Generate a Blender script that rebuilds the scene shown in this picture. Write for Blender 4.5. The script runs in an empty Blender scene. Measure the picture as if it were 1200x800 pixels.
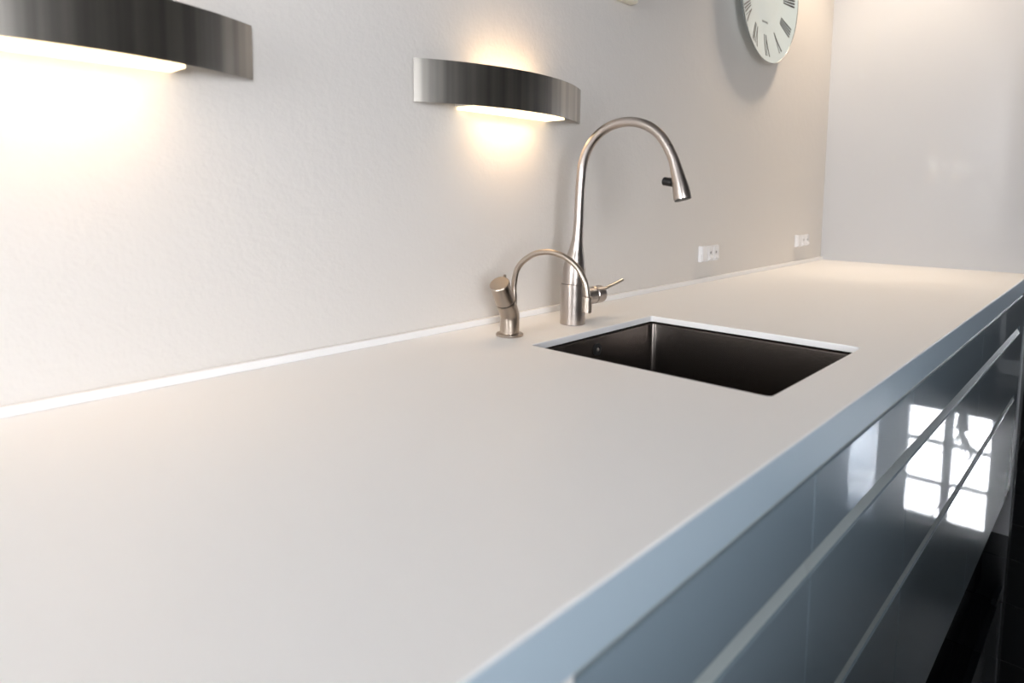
import bpy, bmesh, math, random
from mathutils import Vector, Matrix
random.seed(4)
S = bpy.context.scene
COL = S.collection
PI = math.pi

# ------------------------------------------------------------------ camera
cam = bpy.data.cameras.new('camera')
cam_o = bpy.data.objects.new('camera', cam)
COL.objects.link(cam_o)
yaw, pit, rol, FPX, PY = 0.7521, 0.0975, 0.0086, 777.17, 302.57
Fv = Vector((math.cos(yaw)*math.cos(pit), math.sin(yaw)*math.cos(pit), -math.sin(pit)))
Rv = Vector((math.sin(yaw), -math.cos(yaw), 0))
Uv = Rv.cross(Fv)
R2 = math.cos(rol)*Rv + math.sin(rol)*Uv
U2 = -math.sin(rol)*Rv + math.cos(rol)*Uv
M = Matrix((R2, U2, -Fv)).transposed().to_4x4()
M.translation = Vector((0, -0.9484, 0.2641))
cam_o.matrix_world = M
cam.sensor_width = 36.0
cam.lens = FPX/1200*36.0
cam.shift_y = -(400-PY)/1200
cam.clip_start = 0.02
cam.dof.use_dof = True
cam.dof.focus_distance = 1.5
cam.dof.aperture_fstop = 3.2
S.camera = cam_o

# ------------------------------------------------------------------ world and exposure
W = bpy.data.worlds.new('sky'); S.world = W; W.use_nodes = True
bg = W.node_tree.nodes['Background']
bg.inputs['Color'].default_value = (0.94, 0.96, 1.0, 1)
bg.inputs['Strength'].default_value = 14.0
S.view_settings.view_transform = 'Standard'
S.view_settings.look = 'None'
S.view_settings.gamma = 1.0
S.view_settings.use_curve_mapping = False
S.view_settings.exposure = 1.2
LAMP_DOWN, LAMP_UP, SPOT = 0.105, 0.09, 32.0
LAMP_COL = (1.0, 0.66, 0.37)
SPOT_COL = (1.0, 0.80, 0.60)

# ------------------------------------------------------------------ dimensions
FLOOR, CEIL = -0.955, 1.62
D = 0.70                       # worktop depth
XE = 2.908                     # end panel
XF = 7.30                      # far wall
XB = -2.4                      # wall behind the camera
YR = -3.15                     # opposite wall
XP, YP = 5.65, -1.04           # partition beyond the kitchen

# ------------------------------------------------------------------ materials
def mat(name, col, rough=0.5, metal=0.0, coat=0.0, ior=1.5, bump=None, var=None, emit=None, spec=0.5, aniso=0.0):
    m = bpy.data.materials.new(name); m.use_nodes = True
    nt = m.node_tree; b = nt.nodes['Principled BSDF']
    b.inputs['Base Color'].default_value = (*col, 1)
    b.inputs['Roughness'].default_value = rough
    b.inputs['Metallic'].default_value = metal
    b.inputs['Coat Weight'].default_value = coat
    b.inputs['Coat Roughness'].default_value = 0.02
    b.inputs['IOR'].default_value = ior
    b.inputs['Specular IOR Level'].default_value = spec
    b.inputs['Anisotropic'].default_value = aniso
    tc = nt.nodes.new('ShaderNodeTexCoord')
    if var:       # (scale vector, amount): colour variation
        mp = nt.nodes.new('ShaderNodeMapping'); mp.inputs['Scale'].default_value = var[0]
        nt.links.new(tc.outputs['Object'], mp.inputs['Vector'])
        n = nt.nodes.new('ShaderNodeTexNoise'); n.inputs['Scale'].default_value = 1.0; n.inputs['Detail'].default_value = 4
        nt.links.new(mp.outputs['Vector'], n.inputs['Vector'])
        r = nt.nodes.new('ShaderNodeValToRGB')
        r.color_ramp.elements[0].position = 0.3; r.color_ramp.elements[1].position = 0.7
        a = var[1]
        r.color_ramp.elements[0].color = (*[c*(1-a) for c in col], 1)
        r.color_ramp.elements[1].color = (*[min(1, c*(1+a)) for c in col], 1)
        nt.links.new(n.outputs['Fac'], r.inputs['Fac']); nt.links.new(r.outputs['Color'], b.inputs['Base Color'])
    if bump:      # list of (scale vector, strength, detail)
        last = None
        for sc, st, de in bump:
            mp = nt.nodes.new('ShaderNodeMapping'); mp.inputs['Scale'].default_value = sc
            nt.links.new(tc.outputs['Object'], mp.inputs['Vector'])
            n = nt.nodes.new('ShaderNodeTexNoise'); n.inputs['Scale'].default_value = 1.0; n.inputs['Detail'].default_value = de
            nt.links.new(mp.outputs['Vector'], n.inputs['Vector'])
            bp = nt.nodes.new('ShaderNodeBump'); bp.inputs['Strength'].default_value = st; bp.inputs['Distance'].default_value = 0.004
            nt.links.new(n.outputs['Fac'], bp.inputs['Height'])
            if last: nt.links.new(last.outputs['Normal'], bp.inputs['Normal'])
            last = bp
        nt.links.new(last.outputs['Normal'], b.inputs['Normal'])
    if emit:
        b.inputs['Emission Color'].default_value = (*emit[0], 1); b.inputs['Emission Strength'].default_value = emit[1]
    return m

def glass_mat():
    m = bpy.data.materials.new('window_glass'); m.use_nodes = True
    nt = m.node_tree; nt.nodes.clear()
    o = nt.nodes.new('ShaderNodeOutputMaterial'); mx = nt.nodes.new('ShaderNodeMixShader')
    t = nt.nodes.new('ShaderNodeBsdfTransparent'); g = nt.nodes.new('ShaderNodeBsdfGlossy'); g.inputs['Roughness'].default_value = 0.0
    fr = nt.nodes.new('ShaderNodeFresnel'); fr.inputs['IOR'].default_value = 1.45
    ge = nt.nodes.new('ShaderNodeNewGeometry'); ml = nt.nodes.new('ShaderNodeMath'); ml.operation = 'SUBTRACT'; ml.inputs[0].default_value = 1
    nt.links.new(ge.outputs['Backfacing'], ml.inputs[1]); mu = nt.nodes.new('ShaderNodeMath'); mu.operation = 'MULTIPLY'
    nt.links.new(ml.outputs[0], mu.inputs[0]); nt.links.new(fr.outputs[0], mu.inputs[1])
    nt.links.new(mu.outputs[0], mx.inputs[0]); nt.links.new(t.outputs[0], mx.inputs[1]); nt.links.new(g.outputs[0], mx.inputs[2])
    nt.links.new(mx.outputs[0], o.inputs[0])
    return m

def net_mat():
    m = bpy.data.materials.new('sheer_net_cloth'); m.use_nodes = True
    nt = m.node_tree; nt.nodes.clear()
    o = nt.nodes.new('ShaderNodeOutputMaterial'); mx = nt.nodes.new('ShaderNodeMixShader'); mx.inputs[0].default_value = .65
    t = nt.nodes.new('ShaderNodeBsdfTransparent'); d = nt.nodes.new('ShaderNodeBsdfTranslucent'); d.inputs['Color'].default_value = (.6, .65, .72, 1)
    nt.links.new(t.outputs[0], mx.inputs[1]); nt.links.new(d.outputs[0], mx.inputs[2]); nt.links.new(mx.outputs[0], o.inputs[0])
    return m

MT = dict(
    wall=mat('white_plaster', (.73, .70, .665), .6, bump=[((34, 34, 34), .26, 6), ((140, 140, 140), .13, 3)]),
    panel=mat('white_gloss_panel', (.57, .585, .61), .05, spec=.5, bump=[((3, 3, 2), .05, 1)]),
    room=mat('grey_room_paint', (.13, .13, .13), .7, bump=[((40, 40, 40), .1, 4)]),
    ceiling=mat('ceiling_paint', (.25, .245, .24), .7, bump=[((40, 40, 40), .05, 4)]),
    grout=mat('floor_grout', (.025, .027, .03), .7, bump=[((200, 200, 200), .2, 2)]),
    tile=mat('black_polished_tile', (.006, .0065, .0075), .03, ior=1.65, var=((3, 3, 3), .3)),
    top=mat('white_solid_surface', (.89, .885, .88), .48, bump=[((500, 500, 500), .015, 2)]),
    front=mat('grey_gloss_lacquer', (.28, .365, .43), .35, coat=1.0, ior=1.5, bump=[((1.5, 1.5, 1.5), .015, 0)]),
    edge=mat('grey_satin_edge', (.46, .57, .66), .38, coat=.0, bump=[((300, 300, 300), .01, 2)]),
    carcass=mat('dark_carcass', (.04, .042, .045), .6, var=((10, 10, 10), .1)),
    alu=mat('aluminium_grip_profile', (.48, .54, .545), .32, .0, bump=[((2, 400, 400), .03, 2)]),
    plinth=mat('black_plinth', (.01, .01, .011), .4, var=((5, 5, 5), .1)),
    steel=mat('brushed_steel', (.48, .43, .395), .30, 1.0, bump=[((60, 60, 900), .03, 2)]),
    steel2=mat('brushed_steel_small_tap', (.46, .395, .335), .32, 1.0, bump=[((60, 60, 900), .03, 2)]),
    steel_dark=mat('dark_joint', (.05, .05, .05), .4, 0.5, var=((50, 50, 50), .1)),
    band=mat('brushed_band_painted_reflections', (.40, .375, .34), .32, 1.0, var=((45, 45, .3), .28), bump=[((4, 4, 900), .04, 2)]),  # colour streaks mix brushed grain with painted-in reflections
    lampwhite=mat('lamp_white_enamel', (.85, .82, .76), .5, var=((20, 20, 20), .02)),
    glow=mat('lit_frosted_glass', (.9, .85, .75), .4, emit=((1.0, .76, .45), 0.9), var=((20, 20, 20), .02)),
    sink=mat('anthracite_sink_steel', (.115, .10, .09), .22, .9, bump=[((300, 300, 300), .03, 2)]),
    sink_dark=mat('sink_shadow_gap', (.008, .008, .008), .5, var=((20, 20, 20), .1)),
    black=mat('black_plastic', (.004, .004, .0045), .3, var=((20, 20, 20), .1)),
    dial=mat('clock_dial_white', (.58, .69, .72), .22, coat=.5, var=((4, 4, 4), .03)),
    ink=mat('clock_numeral_black', (.02, .02, .022), .4, var=((40, 40, 40), .1)),
    greyink=mat('clock_grey_print', (.25, .28, .29), .4, var=((40, 40, 40), .1)),
    chrome=mat('clock_rim_steel', (.55, .58, .57), .15, 1.0, var=((40, 40, 40), .04)),
    plastic=mat('white_socket_plastic', (.86, .86, .88), .25, var=((40, 40, 40), .02)),
    slot=mat('socket_slot_grey', (.30, .30, .31), .4, var=((40, 40, 40), .05)),
    cream=mat('cream_box_plastic', (.80, .77, .66), .4, var=((40, 40, 40), .02)),
    frame=mat('white_window_paint', (.55, .56, .57), .4, var=((6, 6, 6), .04)),
    curtain=mat('grey_curtain_cloth', (.16, .17, .19), .9, bump=[((300, 300, 300), .2, 2)]),
    sheer=mat('pale_curtain_cloth', (.55, .58, .62), .9, bump=[((300, 300, 300), .2, 2)]),
    pot=mat('dark_glazed_pot', (.03, .035, .05), .3, var=((10, 10, 10), .2)),
    leaf=mat('dark_green_leaf', (.03, .06, .025), .5, var=((20, 20, 20), .3)),
    glass=glass_mat(),
    net=net_mat(),
)

# ------------------------------------------------------------------ mesh helpers
def obj(name, bm, m, parent=None, smooth=False):
    me = bpy.data.meshes.new(name); bmesh.ops.recalc_face_normals(bm, faces=bm.faces[:])
    bm.to_mesh(me); bm.free()
    me.materials.append(MT[m])
    if smooth:
        me.polygons.foreach_set('use_smooth', [True]*len(me.polygons))
        try: me.set_sharp_from_angle(angle=math.radians(35))
        except Exception: pass
    o = bpy.data.objects.new(name, me); COL.objects.link(o)
    if parent is not None: o.parent = parent
    return o

def thing(name, label, cat, loc=(0, 0, 0), group=None):
    o = bpy.data.objects.new(name, None); COL.objects.link(o); o.location = loc; o.empty_display_size = .05
    o['label'] = label; o['category'] = cat
    if group: o['group'] = group
    return o

def tag(o, label, cat, group=None):
    o['label'] = label; o['category'] = cat
    if group: o['group'] = group
    return o

def struct(o, label=None):
    o['kind'] = 'structure'
    if label: o['label'] = label
    return o

def box(bm, x0, x1, y0, y1, z0, z1, bev=0.0, seg=2):
    x0, x1 = sorted((x0, x1)); y0, y1 = sorted((y0, y1)); z0, z1 = sorted((z0, z1))
    v = [bm.verts.new((x, y, z)) for x in (x0, x1) for y in (y0, y1) for z in (z0, z1)]
    fs = [bm.faces.new([v[i] for i in q]) for q in ((0, 1, 3, 2), (4, 6, 7, 5), (0, 4, 5, 1), (2, 3, 7, 6), (0, 2, 6, 4), (1, 5, 7, 3))]
    if bev:
        es = list({e for f in fs for e in f.edges})
        bmesh.ops.bevel(bm, geom=es, offset=bev, segments=seg, affect='EDGES', profile=.5)
    return bm

def B(*a, **k):
    bm = bmesh.new(); box(bm, *a, **k); return bm

def crom(pts, n):
    """Catmull-Rom through tuples (any dimension), n steps per span."""
    out = []
    P = [pts[0]] + list(pts) + [pts[-1]]
    for i in range(1, len(P)-2):
        p0, p1, p2, p3 = P[i-1], P[i], P[i+1], P[i+2]
        for k in range(n):
            t = k/n
            out.append(tuple(.5*((2*b)+(-a+c)*t+(2*a-5*b+4*c-d)*t*t+(-a+3*b-3*c+d)*t**3) for a, b, c, d in zip(p0, p1, p2, p3)))
    out.append(tuple(pts[-1]))
    return out

def tube(bm, path, radii, seg=28, cap=True):
    path = [Vector(p) for p in path]
    if not hasattr(radii, '__len__'): radii = [radii]*len(path)
    tang = []
    for i in range(len(path)):
        a = path[i]-path[i-1] if i else path[1]-path[0]
        b = path[i+1]-path[i] if i < len(path)-1 else a
        tang.append((a.normalized()+b.normalized()).normalized())
    t0 = tang[0]
    n = t0.cross(Vector((0, 0, 1)))
    if n.length < 1e-3: n = t0.cross(Vector((1, 0, 0)))
    n.normalize()
    rings = []
    for i, p in enumerate(path):
        if i:
            q = tang[i-1].rotation_difference(tang[i]); n = q @ n
        bnm = tang[i].cross(n)
        # keep the tube's girth at a mitre
        k = 1.0
        if 0 < i < len(path)-1:
            c = tang[i].dot((path[i+1]-path[i]).normalized()); k = 1/max(c, .5)
            axis = (path[i]-path[i-1]).cross(path[i+1]-path[i])
        ring = []
        for s in range(seg):
            a = 2*PI*s/seg
            d = n*math.cos(a)+bnm*math.sin(a)
            if k > 1.001 and axis.length > 1e-12:
                ax = axis.normalized(); inpl = d-ax*d.dot(ax); d = ax*d.dot(ax)+inpl*k
            ring.append(bm.verts.new(p+d*radii[i]))
        rings.append(ring)
    for a, b in zip(rings, rings[1:]):
        for s in range(seg):
            bm.faces.new((a[s], a[(s+1) % seg], b[(s+1) % seg], b[s]))
    if cap:
        bm.faces.new(rings[0][::-1]); bm.faces.new(rings[-1])
    return bm

def lathe(bm, prof, origin=(0, 0, 0), axis=(0, 0, 1), seg=36):
    """prof: list of (radius, height along axis)"""
    o = Vector(origin); ax = Vector(axis).normalized()
    n = ax.cross(Vector((1, 0, 0)))
    if n.length < .1: n = ax.cross(Vector((0, 1, 0)))
    n.normalize(); b = ax.cross(n)
    rings = []
    for r, h in prof:
        if r < 1e-6: rings.append([bm.verts.new(o+ax*h)])
        else: rings.append([bm.verts.new(o+ax*h+(n*math.cos(2*PI*s/seg)+b*math.sin(2*PI*s/seg))*r) for s in range(seg)])
    for p, q in zip(rings, rings[1:]):
        for s in range(seg):
            t = (s+1) % seg
            if len(p) == 1 and len(q) == 1: continue
            if len(p) == 1: bm.faces.new((p[0], q[t], q[s]))
            elif len(q) == 1: bm.faces.new((p[s], p[t], q[0]))
            else: bm.faces.new((p[s], p[t], q[t], q[s]))
    return bm

def cyl(bm, p0, p1, r, bev=.001, seg=36):
    p0, p1 = Vector(p0), Vector(p1); L = (p1-p0).length
    return lathe(bm, [(0, 0), (r-bev, 0), (r, bev), (r, L-bev), (r-bev, L), (0, L)], p0, p1-p0, seg)

# ------------------------------------------------------------------ room shell
def wall_x(name, x0, x1, y0, y1, holes, m):
    """wall perpendicular to X; holes (y0,y1,z0,z1) sorted by y, none overlapping"""
    bm = bmesh.new(); c = y0
    for a, b, z0, z1 in sorted(holes):
        box(bm, x0, x1, c, a, FLOOR-.05, CEIL); box(bm, x0, x1, a, b, FLOOR-.05, z0); box(bm, x0, x1, a, b, z1, CEIL); c = b
    box(bm, x0, x1, c, y1, FLOOR-.05, CEIL)
    return struct(obj(name, bm, m))

def wall_y(name, y0, y1, x0, x1, holes, m):
    bm = bmesh.new(); c = x0
    for a, b, z0, z1 in sorted(holes):
        box(bm, c, a, y0, y1, FLOOR-.05, CEIL); box(bm, a, b, y0, y1, FLOOR-.05, z0); box(bm, a, b, y0, y1, z1, CEIL); c = b
    box(bm, c, x1, y0, y1, FLOOR-.05, CEIL)
    return struct(obj(name, bm, m))

struct(obj('wall_left', B(XB, XF, 0, .12, FLOOR-.05, CEIL), 'wall'), 'white textured plaster wall behind the worktop')
SILL, HEAD = FLOOR+.775, FLOOR+1.95
win_far = [(-1.98, -1.225, SILL, HEAD), (-2.92, -2.16, SILL, HEAD)]
wall_x('wall_far', XF, XF+.25, YR-.15, .12, win_far, 'room')
added_win_right = [(-2.25, -.92, FLOOR+.92, FLOOR+2.2)]  # unseen window opposite the worktop, added to light the near fronts
wall_y('wall_right', YR-.25, YR, XB-.15, XF+.25, added_win_right, 'room')
added_win_back = [(-1.15, -.40, FLOOR+1.0, FLOOR+2.2)]  # unseen window behind the camera, added for daylight on worktop and wall
wall_x('wall_back', XB-.15, XB, YR, .12, added_win_back, 'room')
struct(obj('wall_end', B(XE, XE+.10, -D, 0, FLOOR, CEIL), 'panel'), 'glossy white end panel rising from the worktop')
struct(obj('wall_partition', B(XP, XP+.12, YP, 0, FLOOR, CEIL), 'room'))
struct(obj('baseboard_partition', B(XP-.015, XP, YP-.01, 0, FLOOR, FLOOR+.10, bev=.003), 'frame'))
struct(obj('trim_1', B(XP-.02, XP+.14, YP-.03, YP, FLOOR, CEIL, bev=.004), 'frame'))
struct(obj('baseboard_far', B(XF-.015, XF, YR, YP, FLOOR, FLOOR+.09, bev=.003), 'room'))
struct(obj('ceiling', B(XB-.15, XF+.25, YR-.25, .12, CEIL, CEIL+.1), 'ceiling'))
floor = struct(obj('floor', B(XB-.15, XF+.25, YR-.25, .12, FLOOR-.06, FLOOR-.002), 'grout'), 'black polished tile floor')
TS = .3133
tile_me = None
nx0 = math.floor((XB-2.72)/TS)
i = nx0
while 2.72+i*TS < XF-.02:
    x0 = 2.72+i*TS
    j = 0
    while True:
        y1 = -.62+.0-j*TS+2*TS
        if y1-TS < YR-.2: break
        skip = (y1 > -.45 and x0 < XE+.05)
        if not skip and y1-TS < -.01:
            if tile_me is None:
                t = obj('tile', B(0.0012, TS-.0012, -TS+.0012, -.0012, -.008, 0, bev=.0008, seg=1), 'tile', floor); tile_me = t.data
            else:
                t = bpy.data.objects.new('tile', tile_me); COL.objects.link(t); t.parent = floor
            t.location = (x0, y1, FLOOR+random.uniform(-.0002, .0002))
            t.rotation_euler = (random.uniform(-.0012, .0012), random.uniform(-.0012, .0012), 0)
        j += 1
    i += 1

def portal(loc, sx, sy, rot):
    l = bpy.data.lights.new('daylight_portal', 'AREA'); l.shape = 'RECTANGLE'; l.size = sx; l.size_y = sy
    l.cycles.is_portal = True
    o = bpy.data.objects.new('daylight_portal', l); COL.objects.link(o); o.location = loc; o.rotation_euler = rot

def window(n, axis, pos, a0, a1, z0, z1, cols, rows, depth=.25, sign=1):
    """window set in a wall perpendicular to axis; room side at pos, outside towards sign"""
    root = bpy.data.objects.new('window_%d' % n, None); COL.objects.link(root); struct(root)
    root.location = (pos, (a0+a1)/2, z0) if axis == 'x' else ((a0+a1)/2, pos, z0)
    inv = root.location.copy()
    def bx(bm, a, b, d0, d1, za, zb, bev=.003):
        if axis == 'x': box(bm, pos+sign*d0-inv.x, pos+sign*d1-inv.x, a-inv.y, b-inv.y, za-inv.z, zb-inv.z, bev, 1)
        else: box(bm, a-inv.x, b-inv.x, pos+sign*d0-inv.y, pos+sign*d1-inv.y, za-inv.z, zb-inv.z, bev, 1)
    fw = .045
    bm = bmesh.new()
    bx(bm, a0, a0+fw, .10, .16, z0, z1); bx(bm, a1-fw, a1, .10, .16, z0, z1)
    bx(bm, a0+fw, a1-fw, .10, .16, z0, z0+fw); bx(bm, a0+fw, a1-fw, .10, .16, z1-fw, z1)
    obj('window_frame', bm, 'frame', root)
    bm = bmesh.new(); bx(bm, a0-.03, a1+.03, -.13, .10, z0-.03, z0)
    obj('window_sill', bm, 'frame', root)
    cw = (a1-a0)/cols; rh = (z1-z0)/rows
    for c in range(1, cols):
        bm = bmesh.new(); bx(bm, a0+c*cw-.04, a0+c*cw+.04, .11, .15, z0+fw, z1-fw); obj('mullion', bm, 'frame', root)
    for r in range(1, rows):
        for c in range(cols):
            e0 = a0+c*cw+(.04 if c else fw); e1 = a0+(c+1)*cw-(.04 if c < cols-1 else fw)
            bm = bmesh.new(); bx(bm, e0, e1, .115, .145, z0+r*rh-.022, z0+r*rh+.022); obj('glazing_bar', bm, 'frame', root)
    for r in range(rows):
        for c in range(cols):
            bm = bmesh.new(); bx(bm, a0+c*cw+.03, a0+(c+1)*cw-.03, .128, .132, z0+r*rh+.015, z0+(r+1)*rh-.015, 0)
            obj('pane', bm, 'glass', root)
    if axis == 'x':
        portal((pos+sign*.22, (a0+a1)/2, (z0+z1)/2), z1-z0, a1-a0, (0, PI/2 if sign > 0 else -PI/2, 0))
    else:
        portal(((a0+a1)/2, pos+sign*.22, (z0+z1)/2), a1-a0, z1-z0, (PI/2 if sign < 0 else -PI/2, 0, 0))
    return root
for k, (a, b, z0, z1) in enumerate(win_far): window(k+1, 'x', XF, a, b, z0, z1, 2, 3)
window(3, 'y', YR, *added_win_right[0], 2, 3, sign=-1)
window(4, 'x', XB, *added_win_back[0], 2, 3, sign=-1)

# ------------------------------------------------------------------ worktop
SX0, SX1, SY0, SY1 = .858, 1.258, -.1927, -.6154     # sink cut-out
WX0 = -.62
def rrect(x0, x1, y0, y1, r, n=5):
    x0, x1 = min(x0, x1), max(x0, x1); y0, y1 = min(y0, y1), max(y0, y1)
    out = []
    for cx, cy, a in ((x1-r, y1-r, 0), (x0+r, y1-r, PI/2), (x0+r, y0+r, PI), (x1-r, y0+r, 3*PI/2)):
        for k in range(n+1):
            t = a+PI/2*k/n; out.append((cx+r*math.cos(t), cy+r*math.sin(t)))
    return out
wt = thing('worktop', 'long white solid-surface worktop with a sink cut-out along the plaster wall', 'worktop', (WX0, -D, -.05))
L = Vector((WX0, -D, -.05))
def W2(bm):
    bmesh.ops.translate(bm, verts=bm.verts[:], vec=-L); return bm
TH = .012
bm = bmesh.new()
outer = [(WX0, -D), (XE-.0005, -D), (XE-.0005, -.0005), (WX0, -.0005)]
hole = rrect(SX0, SX1, SY0, SY1, .008)
def loop(pts, z): 
    v = [bm.verts.new((x, y, z)) for x, y in pts]
    return v, [bm.edges.new((v[i], v[(i+1) % len(v)])) for i in range(len(v))]
ov, oe = loop(outer, 0); hv, he = loop(hole, 0)
bmesh.ops.triangle_fill(bm, use_beauty=True, edges=oe+he)
for f in bm.faces[:]:
    if f.normal.z < 0: f.normal_flip()
r = bmesh.ops.extrude_face_region(bm, geom=bm.faces[:])
for v in r['geom']:
    if isinstance(v, bmesh.types.BMVert): v.co.z = -TH
es = [e for e in bm.edges if all(abs(v.co.z) < 1e-6 for v in e.verts) and any(abs(f.normal.z) < .5 for f in e.link_faces)]
bm.normal_update()
es = [e for e in bm.edges if all(abs(v.co.z) < 1e-6 for v in e.verts) and len(e.link_faces) == 2 and e.calc_face_angle(0) > 1.0]
bmesh.ops.bevel(bm, geom=es, offset=.0016, segments=2, affect='EDGES', profile=.5)
obj('slab', W2(bm), 'top', wt)
obj('edge_backing', W2(B(WX0, XE-.0005, -D, -D+.03, -.05, -TH)), 'carcass', wt)
fe = obj('front_edge', W2(B(WX0, XE-.0005, -D-.0012, -D-.0001, -.05, -.0022)), 'edge', wt); fe['label'] = 'blue-grey satin edge strip along the worktop front'
obj('upstand', W2(B(WX0, XE-.0005, -.011, -.0005, .0002, .013, bev=.0015)), 'top', wt)

# ------------------------------------------------------------------ drawer cabinets
ZR = [(-.0595, -.157), (-.184, -.389), (-.413, -.755)]
def cabinet(x0, x1, label):
    c = thing('drawer_cabinet', label, 'cabinet', ((x0+x1)/2, -D/2, FLOOR), 'drawer cabinets under the worktop')
    o = Vector(c.location)
    def P(name, bm, m, par=c, off=None):
        bmesh.ops.translate(bm, verts=bm.verts[:], vec=-(o if off is None else off)); return obj(name, bm, m, par)
    sink = x0 < SX1-.1 and x1 > SX0+.05
    P('body', B(x0+.001, x1-.001, -D+.045, -.02, -.76, -.27 if sink else -.056), 'carcass')
    if sink:
        P('body_rail', B(x0+.001, x1-.001, -D+.045, -D+.06, -.27, -.056), 'carcass')
    if abs(x0-.32) < .01:
        P('painted_lit_edge', B(x0+.001, x0+.0097, -D+.0005, -D+.044, -.76, -.0505, bev=.0006), 'top'); x0 += .0105  # white strip stands in for light on the front's side edge
    P('plinth', B(x0, x1, -D+.07, -D+.085, FLOOR+.001, -.76), 'plinth')
    for k, (zt, zb) in enumerate(ZR):
        d = P('drawer', B(x0+.0008, x1-.0008, -D+.001, -D+.021, zb, zt, bev=.0006), 'front')
        # slanted aluminium grip behind the gap above the front
        bm = bmesh.new()
        gt = (-.0503, -.1575, -.3895)[k]
        gt = (-.0525, -.1600, -.3915)[k]
        q = [(-D+.018, zt+.0003), (-D+.0045, zt+.0003), (-D+.0035, zt+.0012), (-D+.013, gt), (-D+.018, gt)]
        a_ = [bm.verts.new((x0+.0005, yy, zz)) for yy, zz in q]; b_ = [bm.verts.new((x1-.0005, yy, zz)) for yy, zz in q]
        bm.faces.new(a_); bm.faces.new(b_[::-1])
        for i2 in range(5): bm.faces.new((a_[i2], b_[i2], b_[(i2+1) % 5], a_[(i2+1) % 5]))
        P('grip_profile', bm, 'alu', d)
    return c
cabinet(WX0, -.15, 'gloss grey drawer cabinet at the open end of the worktop')
cabinet(-.15, .32, 'gloss grey drawer cabinet second from the open end of the worktop')
cabinet(.32, .79, 'gloss grey drawer cabinet just short of the sink cabinet')
cabinet(.79, 1.262, 'gloss grey drawer cabinet directly under the sink')
cabinet(1.262, 1.975, 'wide gloss grey drawer cabinet just past the sink')
cabinet(1.975, 2.752, 'widest gloss grey drawer cabinet next to the end panel filler')
fp = thing('filler_panel', 'narrow grey upright filler panel between last drawer cabinet and end panel', 'panel', (2.83, -D+.01, FLOOR))
bm = B(2.754, XE-.001, -D+.004, -D+.022, -.76, -.052, bev=.001); bmesh.ops.translate(bm, verts=bm.verts[:], vec=-Vector(fp.location))
obj('board', bm, 'front', fp)
bm = B(2.754, XE-.001, -D+.07, -D+.085, FLOOR+.001, -.761); bmesh.ops.translate(bm, verts=bm.verts[:], vec=-Vector(fp.location))
obj('plinth', bm, 'plinth', fp)

# ------------------------------------------------------------------ sink
sk = thing('sink', 'rectangular anthracite undermount sink bowl in the white worktop', 'sink', ((SX0+SX1)/2, (SY0+SY1)/2, -.215))
so = Vector(sk.location)
def SK(name, bm, m, par=sk, smooth=False):
    bmesh.ops.translate(bm, verts=bm.verts[:], vec=-so); return obj(name, bm, m, par, smooth)
e = .0035
def ringmesh(levels):
    """levels: list of (inset, z, radius): closed rounded-rect rings bridged in order"""
    bm = bmesh.new(); rings = []
    for ins, z, r in levels:
        rings.append([bm.verts.new((x, y, z)) for x, y in rrect(SX0+ins, SX1-ins, SY1+ins, SY0-ins, r, 6)])
    n = len(rings[0])
    for a, b in zip(rings, rings[1:]):
        for s in range(n): bm.faces.new((a[s], a[(s+1) % n], b[(s+1) % n], b[s]))
    return bm, rings
bm, rg = ringmesh([(-.028, -.0128, .02), (-.0035, -.0128, .012), (-.0035, -.0150, .012), (.0015, -.0165, .014), (.002, -.019, .014), (.003, -.17, .016), (.006, -.190, .02), (.016, -.199, .022), (.04, -.202, .03),
                   (.04, -.204, .03), (.014, -.2015, .022), (.001, -.19, .02), (-.0005, -.0175, .014), (-.028, -.0148, .02)])
bm.faces.new(rg[8][::-1]); bm.faces.new(rg[9])
n = len(rg[0])
for s in range(n): bm.faces.new((rg[-1][s], rg[-1][(s+1) % n], rg[0][(s+1) % n], rg[0][s]))
bm.faces.ensure_lookup_table()
# drop the bridge between inner floor ring and outer floor ring (kept thin shell closed by the two discs)
bad = [f for f in bm.faces if len(f.verts) == 4 and all(v in set(rg[8]+rg[9]) for v in f.verts)]
bmesh.ops.delete(bm, geom=bad, context='FACES_ONLY')
SK('bowl', bm, 'sink', smooth=True)
dr = SK('drain', lathe(bmesh.new(), [(0, -.2035), (.046, -.2035), (.046, -.2015), (.043, -.2005), (.036, -.203), (.012, -.2032), (.011, -.199), (0, -.1985)], ((SX0+SX1)/2, (SY0+SY1)/2, .0015)), 'steel', smooth=True)
oy = SY0-.0025
ov_ = SK('overflow', lathe(bmesh.new(), [(0, 0), (.0125, 0), (.0125, .002), (.010, .003), (.0065, .0025), (.006, .0005), (0, .0005)], (1.052, oy-.0002, -.040), (0, -1, 0)), 'steel_dark', smooth=True)
bm = bmesh.new(); cyl(bm, (1.052, oy-.0012, -.040), (1.052, oy-.0045, -.040), .0035, .0008, 20)
SK('overflow_screw', bm, 'steel', ov_, True)

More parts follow.
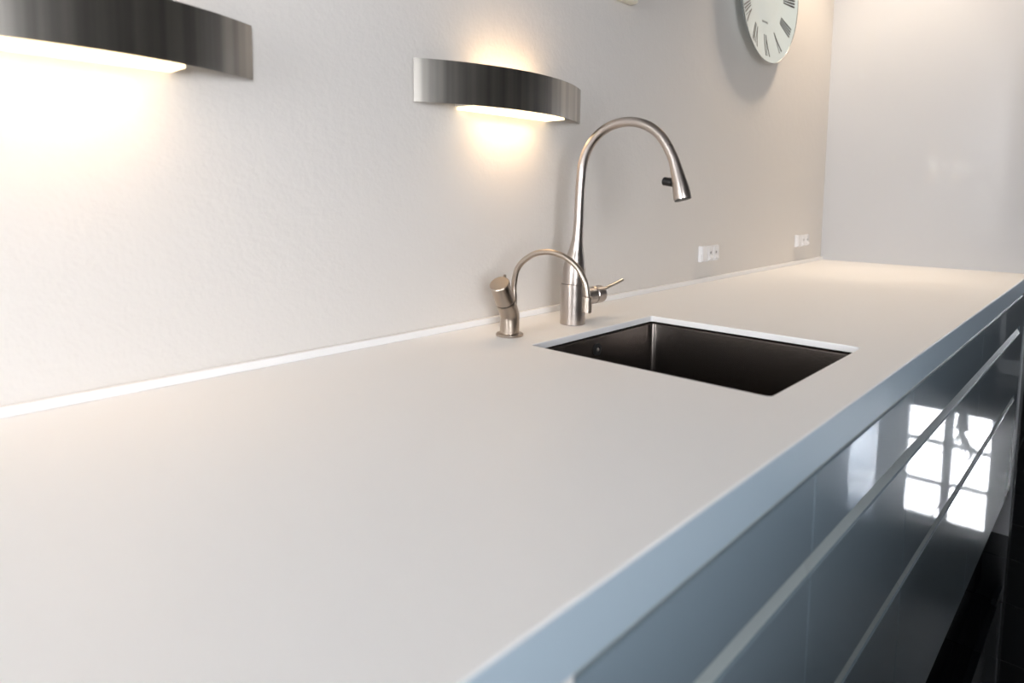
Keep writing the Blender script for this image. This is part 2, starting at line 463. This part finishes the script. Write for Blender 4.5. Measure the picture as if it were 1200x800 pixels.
# ------------------------------------------------------------------ kitchen mixer tap
FB = Vector((1.063, -.125, 0))
fa = thing('mixer_tap', 'tall brushed steel mixer tap with high curved spout behind the sink', 'tap', FB)
az = math.radians(-85); fd = Vector((math.cos(az), math.sin(az), 0))
obj('body', lathe(bmesh.new(), [(0, .0003), (.0250, .0003), (.0256, .001), (.0256, .0820), (.0250, .0826), (0, .0826)], seg=48), 'steel', fa, True)
obj('joint_ring', lathe(bmesh.new(), [(0, .0826), (.0240, .0826), (.0240, .0838), (0, .0838)], seg=40), 'steel_dark', fa, True)
prof = [(.0015, .0838, .0246), (.002, .100, .0241), (.003, .118, .0225), (.0045, .136, .0190), (.0065, .155, .0140), (.0085, .175, .0112), (.0105, .205, .0098), (.0120, .256, .0093)]
for k_ in range(12):
    a_ = PI-k_*(PI-.55)/11; q_ = 1+.014*math.sin(2*a_)**2
    prof.append((.113+.0985*q_*math.cos(a_), .2965+.1035*q_*math.sin(a_), .0093))
PE = prof[-1]
c = crom(prof, 6)
bm = bmesh.new(); tube(bm, [fd*s+Vector((0, 0, z)) for s, z, r in c], [r for s, z, r in c], 32)
obj('spout', bm, 'steel', fa, True)
prof2 = [PE, (.2095, .3285, .0098), (.217, .306, .0114), (.2245, .281, .0142), (.2275, .268, .0156), (.230, .2570, .0160)]
c2 = crom(prof2, 6)
bm = bmesh.new(); tube(bm, [fd*s+Vector((0, 0, z)) for s, z, r in c2], [r for s, z, r in c2], 32)
sh = obj('spray_head', bm, 'steel', fa, True)
tip = fd*.230+Vector((0, 0, .2570)); ta = (fd*.0032+Vector((0, 0, -.011))).normalized()
obj('aerator', lathe(bmesh.new(), [(0, .0002), (.0148, .0002), (.0150, .0022), (.0135, .0026), (0, .0020)], tip, ta), 'steel_dark', sh, True)
sb = fd*.2125+Vector((0, 0, .2855)); bm = bmesh.new(); cyl(bm, sb, sb-fd*.0215+Vector((0, 0, .0035)), .0078, .0018, 24)
obj('spray_button', bm, 'black', sh, True)
lz = .052
bm = bmesh.new(); cyl(bm, (.020, 0, lz), (.066, 0, lz), .0185, .001, 40); lv = obj('lever_housing', bm, 'steel', fa, True)
bm = bmesh.new(); cyl(bm, (.066, 0, lz), (.0685, 0, lz), .0172, .0003, 40); obj('joint_ring', bm, 'steel_dark', lv, True)
bm = bmesh.new(); cyl(bm, (.0685, 0, lz), (.096, 0, lz), .0185, .0015, 40); lv2 = obj('lever_cap', bm, 'steel', fa, True)
bm = bmesh.new(); cyl(bm, (.088, -.006, lz+.008), (.170, -.006, .0755), .0036, .0006, 20); obj('lever_rod', bm, 'steel', lv2, True)

# ------------------------------------------------------------------ small filter tap
SB = Vector((.888, -.113, 0))
st = thing('filter_tap', 'small brushed steel tap with slanted knob and thin hooped spout', 'tap', SB)
obj('flange', lathe(bmesh.new(), [(0, .0003), (.0250, .0003), (.0256, .0012), (.0256, .0035), (.0240, .0052), (.0185, .0060), (0, .0060)], seg=44), 'steel2', st, True)
ka = math.radians(180+20); kd = Vector((math.cos(ka)*.60, math.sin(ka)*.60, .80))
bend = Vector((0, 0, .040))
bm = bmesh.new(); tube(bm, [(0, 0, .006), (0, 0, .03), bend, bend+kd*.014, bend+kd*.033], .0180, 40)
obj('body', bm, 'steel2', st, True)
bm = bmesh.new(); cyl(bm, bend+kd*.033, bend+kd*.0355, .0168, .0003, 40); obj('joint_ring', bm, 'steel_dark', st, True)
bm = bmesh.new(); cyl(bm, bend+kd*.0355, bend+kd*.080, .0184, .0012, 40); kn = obj('knob', bm, 'steel2', st, True)
top = bend+kd*.076; side = (Vector((0, 0, 1))-kd*kd.z).normalized()

bm = bmesh.new(); cyl(bm, top+side*.012-kd*.004, top+side*.0275-kd*.002, .0030, .0006, 16); obj('knob_pin', bm, 'steel2', kn, True)
az2 = math.radians(-80); sd = Vector((math.cos(az2), math.sin(az2), 0)); s0 = Vector((.009, .003, 0))
sp = [(.004, .040), (.005, .068), (.0045, .095), (.0100, .122), (.024, .140), (.047, .1545), (.074, .160), (.097, .1575), (.117, .150), (.137, .135), (.152, .110), (.1565, .086)]
c = crom(sp, 6)
bm = bmesh.new(); tube(bm, [s0+sd*s+Vector((0, 0, z)) for s, z in c], .0053, 24); hs = obj('spout', bm, 'steel2', st, True)
e0 = s0+sd*.1565
bm = bmesh.new(); cyl(bm, e0+Vector((0, 0, .0865)), e0+Vector((-.001, 0, .0585)), .0085, .001, 30); obj('nozzle', bm, 'steel2', hs, True)

# ------------------------------------------------------------------ wall lamps
def sconce(x0, label):
    LEN, SAG, OFF = .480, .0636, .010
    zb, zt = .4236, .4988
    c = thing('wall_lamp', label, 'lamp', (x0+LEN/2, 0, zb), 'curved steel wall lamps')
    h = zt-zb; half = LEN/2; Rr = (half*half+SAG*SAG)/(2*SAG); a = math.asin(half/Rr)
    bm = bmesh.new(); N = 64; rows = []
    for k in range(N+1):
        t = -a+2*a*k/N
        row = []
        for rr in (Rr, Rr-.0012):
            x = rr*math.sin(t); y = -OFF-(rr*math.cos(t)-(Rr-SAG))
            row += [bm.verts.new((x, y, 0)), bm.verts.new((x, y, h))]
        rows.append(row)
    for p, q in zip(rows, rows[1:]):
        for i, j in ((0, 1), (1, 3), (3, 2), (2, 0)): bm.faces.new((p[i], q[i], q[j], p[j]))
    for r_ in (rows[0], rows[-1]): bm.faces.new((r_[0], r_[1], r_[3], r_[2]))
    obj('steel_band', bm, 'band', c, True)
    # inner reflector box: back plate, two ends, lit glass below
    w = .134
    bm = bmesh.new()
    box(bm, -w, w, -.006, -.0005, .002, h-.004); box(bm, -w, -w+.003, -.050, -.006, .002, h-.004); box(bm, w-.003, w, -.050, -.006, .002, h-.004)
    obj('reflector_box', bm, 'lampwhite', c)
    # glass tray follows the band
    bm = bmesh.new(); fr = []
    for k in range(25):
        x = -w+.003+(2*w-.006)*k/24
        y = -OFF-(math.sqrt((Rr-.004)**2-x*x)-(Rr-SAG)) 
        fr.append((x, max(y, -.066)))
    lo = [bm.verts.new((x, y, -.004)) for x, y in fr]; up = [bm.verts.new((x, y, .001)) for x, y in fr]
    lo2 = [bm.verts.new((x, -.002, -.004)) for x, y in fr]; up2 = [bm.verts.new((x, -.002, .001)) for x, y in fr]
    for A, Bq in ((lo, lo2), (up, up2), (lo, up), (lo2, up2)):
        for k in range(24): bm.faces.new((A[k], A[k+1], Bq[k+1], Bq[k]))
    for k in (0, 24): bm.faces.new((lo[k], up[k], up2[k], lo2[k]))
    obj('glass_tray', bm, 'glow', c)
    bm = bmesh.new(); cyl(bm, (-.06, -.036, .042), (.06, -.036, .042), .006, .001, 16); obj('lamp_tube', bm, 'glow', c, True)
    for nm, z, rot, pw in (('downlight', -.006, (0, 0, 0), LAMP_DOWN), ('uplight', h-.006, (PI, 0, 0), LAMP_UP)):
        l = bpy.data.lights.new(nm, 'AREA'); l.shape = 'RECTANGLE'; l.size = .16; l.size_y = .04; l.energy = pw; l.color = LAMP_COL
        lo_ = bpy.data.objects.new(nm, l); COL.objects.link(lo_); lo_.parent = c; lo_.location = (0, -.040, z); lo_.rotation_euler = rot
        if nm == 'downlight': l.spread = math.radians(150)
    return c
sconce(.747, 'curved brushed steel wall lamp glowing above the taps')
sconce(.455-.480, 'curved brushed steel wall lamp above the bare stretch of worktop')

# ------------------------------------------------------------------ clock
CR = .2255
ck = thing('wall_clock', 'round white wall clock with black Roman numerals near the end panel', 'clock', (2.180, 0, .9205))
AX = (0, -1, 0)
def dome(r):  # depth of the dished dial below the wall-side datum
    f = r/CR
    return .027+.018*max(0, (f-.45)/.55)**1.5
pr_ = [(CR*k/20, dome(CR*k/20)) for k in range(1, 21)]
obj('dial', lathe(bmesh.new(), [(0, dome(0))]+pr_+[(CR*.998, dome(CR)-.002), (CR*.9, .030), (CR*.6, .022), (0, .022)], axis=AX, seg=96), 'dial', ck, True)
obj('rim', lathe(bmesh.new(), [(CR*.994, .0445), (CR*.998, .0462), (CR*1.003, .0455), (CR*1.001, .0435), (CR*.994, .0445)], axis=AX, seg=96), 'chrome', ck, True)
obj('case', lathe(bmesh.new(), [(0, .0005), (CR*.60, .0005), (CR*.62, .003), (CR*.62, .0219), (0, .0219)], axis=AX, seg=64), 'chrome', ck, True)
ROM = ['XII', 'I', 'II', 'III', 'IIII', 'V', 'VI', 'VII', 'VIII', 'IX', 'X', 'XI']
def dpt(u, v):   # dial plane (u right, v up) -> local
    r = math.hypot(u, v); return Vector((u, -dome(r)-.0006, v))
for k, s in enumerate(ROM):
    ang = PI/2-k*PI/6                      # clock position
    rd = Vector((math.cos(ang), math.sin(ang))); tg = Vector((rd.y, -rd.x))   # outward, clockwise
    h0, h1 = CR*.60, CR*.91
    wch = {'I': .0105, 'V': .028, 'X': .030}
    tot = sum(wch[ch] for ch in s); bm = bmesh.new(); cur = -tot/2
    def stroke(a, b, w):
        # a,b: (t, h); w: width along t; split radially so it follows the dome
        N = 6; pv = None
        for q in range(N+1):
            f = q/N; t = a[0]+(b[0]-a[0])*f; hh = a[1]+(b[1]-a[1])*f
            k2 = hh/h1
            l = rd*hh+tg*(t-w/2)*k2; r_ = rd*hh+tg*(t+w/2)*k2
            cu = [bm.verts.new(dpt(*l)), bm.verts.new(dpt(*r_))]
            cu += [bm.verts.new(cu[1].co+Vector((0, .0012, 0))), bm.verts.new(cu[0].co+Vector((0, .0012, 0)))]
            if pv:
                for i2 in range(4): bm.faces.new((pv[i2], pv[(i2+1) % 4], cu[(i2+1) % 4], cu[i2]))
            else: bm.faces.new(cu)
            pv = cu
        bm.faces.new(pv)
    for ch in s:
        m_ = cur+wch[ch]/2
        if ch == 'I': stroke((m_, h0), (m_, h1), .0055)
        elif ch == 'V': stroke((m_-.009, h1), (m_, h0), .0058); stroke((m_+.009, h1), (m_, h0), .0022)
        else: stroke((m_-.010, h1), (m_+.010, h0), .0058); stroke((m_+.010, h1), (m_-.010, h0), .0022)
        cur += wch[ch]
    obj('numeral', bm, 'ink', ck)
bm = bmesh.new()
for u0, u1 in ((-.022, -.012), (-.009, .002), (.005, .012), (.015, .022)):
    p = [dpt(u0, -.098), dpt(u1, -.098), dpt(u1, -.092), dpt(u0, -.092)]
    a_ = [bm.verts.new(v) for v in p]; b_ = [bm.verts.new(v+Vector((0, .001, 0))) for v in p]
    bm.faces.new(a_); bm.faces.new(b_[::-1])
    for i2 in range(4): bm.faces.new((a_[i2], a_[(i2+1) % 4], b_[(i2+1) % 4], b_[i2]))
obj('dial_print', bm, 'greyink', ck)
for nm, ang, ln, w in (('hour_hand', math.radians(150), .09, .010), ('minute_hand', math.radians(30), .14, .007)):
    d2 = Vector((math.cos(ang), 0, math.sin(ang))); n2 = Vector((-d2.z, 0, d2.x))
    bm = bmesh.new(); y = Vector((0, -dome(0)-.004, 0))
    q = [y-d2*.02-n2*w*.4, y-d2*.02+n2*w*.4, y+d2*ln+n2*w*.2, y+d2*ln-n2*w*.2]
    a_ = [bm.verts.new(v) for v in q]; b_ = [bm.verts.new(v+Vector((0, .0012, 0))) for v in q]
    bm.faces.new(a_); bm.faces.new(b_[::-1])
    for i2 in range(4): bm.faces.new((a_[i2], a_[(i2+1) % 4], b_[(i2+1) % 4], b_[i2]))
    obj(nm, bm, 'ink', ck)
obj('hand_cap', lathe(bmesh.new(), [(0, dome(0)-.001), (.008, dome(0)-.001), (.008, dome(0)+.005), (.006, dome(0)+.006), (0, dome(0)+.006)], axis=AX, seg=24), 'ink', ck, True)
bm = bmesh.new(); cyl(bm, (CR*.70, -.038, -CR*.72), (CR*.70+.006, -.038, -CR*.72-.006), .004, .0006, 12); obj('set_knob', bm, 'chrome', ck, True)

# ------------------------------------------------------------------ sockets
def socket(x0, x1, z0, z1, label):
    c = thing('wall_socket', label, 'socket', ((x0+x1)/2, 0, z0), 'white wall sockets above the worktop')
    w = x1-x0; h = z1-z0; X = -w/2
    obj('plate', B(X, X+w, -.011, -.0003, 0, h, bev=.0018), 'plastic', c)
    obj('blank_cover', B(X+.004, X+w*.32, -.014, -.011, .003, h-.003, bev=.001), 'plastic', c)
    for k in range(2):
        a = X+w*(.35+.32*k); b = a+w*.29
        m_ = obj('outlet', B(a, b, -.0145, -.011, .003, h-.003, bev=.001), 'plastic', c)
        bm = bmesh.new(); mid = (a+b)/2
        cyl(bm, (mid-.002, -.0142, h*.56), (mid-.002, -.0152, h*.56), .0042, .0003, 16)
        obj('pin_hole', bm, 'slot', m_, True)
        bm = bmesh.new(); v = [bm.verts.new(p) for p in ((a+.006, -.0145, .006), (b-.005, -.0145, .006), (b-.005, -.0145, h*.38), (a+.006, -.0145, h*.38), (a+.006, -.019, .008), (b-.005, -.019, .008))]
        for q in ((0, 1, 5, 4), (4, 5, 2, 3), (0, 4, 3), (1, 2, 5), (0, 3, 2, 1)): bm.faces.new([v[i2] for i2 in q])
        obj('switch_rocker', bm, 'plastic', m_)
    return c
socket(1.832, 1.945, .063, .111, 'white double wall socket just past the tall tap')
socket(2.605, 2.728, .068, .114, 'white double wall socket close to the corner with the end panel')
cb = thing('junction_box', 'small cream box on the wall above and past the taps', 'box', (1.394, 0, .728))
obj('box_body', B(-.038, .038, -.022, -.0003, 0, .075, bev=.003), 'cream', cb)
obj('box_lid', B(-.036, .036, -.026, -.022, .002, .073, bev=.002), 'cream', cb)

# ------------------------------------------------------------------ ceiling spotlight
def ceiling_spot(x, y, label):
    c = thing('ceiling_spotlight', label, 'spotlight', (x, y, CEIL))
    obj('trim_ring', lathe(bmesh.new(), [(.032, -.0003), (.045, -.0003), (.045, -.004), (.040, -.007), (.032, -.005), (.032, -.0003)], seg=40), 'chrome', c, True)
    obj('lens', lathe(bmesh.new(), [(0, -.0004), (.031, -.0004), (.031, -.003), (0, -.004)], seg=32), 'glow', c, True)
    l = bpy.data.lights.new('spot_beam', 'SPOT'); l.shadow_soft_size = .10; l.energy = SPOT; l.color = SPOT_COL
    l.spot_size = math.radians(112); l.spot_blend = .7
    lo_ = bpy.data.objects.new('spot_beam', l); COL.objects.link(lo_); lo_.parent = c; lo_.location = (0, 0, -.012)
ceiling_spot(2.52, -.32, 'round recessed spotlight in the ceiling over the far worktop')

# ------------------------------------------------------------------ unseen island, added to shade the lower drawer fronts
il = thing('added_island', 'added unseen dark island shading the lower drawer fronts', 'island', (-.1, -1.88, FLOOR))
obj('added_island_top', B(-1.3, 1.3, -.45, .45, .90, .94, bev=.002), 'plinth', il)
obj('added_island_body', B(-1.27, 1.27, -.42, .42, .08, .90, bev=.002), 'carcass', il)
obj('added_island_plinth', B(-1.22, 1.22, -.37, .37, .0005, .08), 'plinth', il)

# ------------------------------------------------------------------ far end of the room
def curtain(y0, y1, x, label, m, amp=.03, pitch=.075):
    bm = bmesh.new(); n = max(12, int((y1-y0)/pitch*8)); z0, z1 = FLOOR+.02, FLOOR+2.05
    rows = []
    for k in range(n+1):
        y = y0+(y1-y0)*k/n; dx = amp*math.sin((y-y0)/pitch*2*PI)+.01*math.sin(y*31)
        rows.append([bm.verts.new((x+dx-off, y, z)) for off in (0, .003) for z in (z0, z1)])
    for p, q in zip(rows, rows[1:]):
        for i2, j2 in ((0, 1), (1, 3), (3, 2), (2, 0)): bm.faces.new((p[i2], q[i2], q[j2], p[j2]))
    for r_ in (rows[0], rows[-1]): bm.faces.new((r_[0], r_[1], r_[3], r_[2]))
    return tag(obj('curtain', bm, m, None, True), label, 'curtain')
curtain(-2.165, -1.975, XF-.09, 'dark grey curtain hanging between the two far windows', 'curtain')
curtain(-3.05, -2.42, XF-.09, 'pale folded curtain drawn half across the corner window', 'sheer', .035, .10)
curtain(-2.415, -2.17, XF-.08, 'sheer net curtain across the corner window', 'net', .012, .06)
curtain(-1.20, -1.09, XF-.09, 'dark grey curtain beside the partition at the far window', 'curtain')
pl = thing('potted_plant', 'dark potted plant with curling stems on the far window sill', 'plant', (XF-.06, -1.47, SILL))
obj('pot', lathe(bmesh.new(), [(0, .0005), (.040, .0005), (.055, .13), (.058, .135), (.058, .15), (.050, .15), (.046, .125), (0, .125)], seg=24), 'pot', pl, True)
for k in range(9):
    a = -1.5+3.0*k/8; hgt = .22+.12*random.random(); sw = math.sin(a)*.17
    p = [(0, 0, .12), (0, sw*.35, .12+hgt*.6), (-.01, sw*.8, .12+hgt), (-.02, sw*1.1, .12+hgt*.95), (-.02, sw*1.2, .12+hgt*.75)]
    c = crom(p, 5); bm = bmesh.new(); tube(bm, c, [.010*(1-.6*q/len(c)) for q in range(len(c))], 8)
    obj('leaf', bm, 'leaf', pl, True)
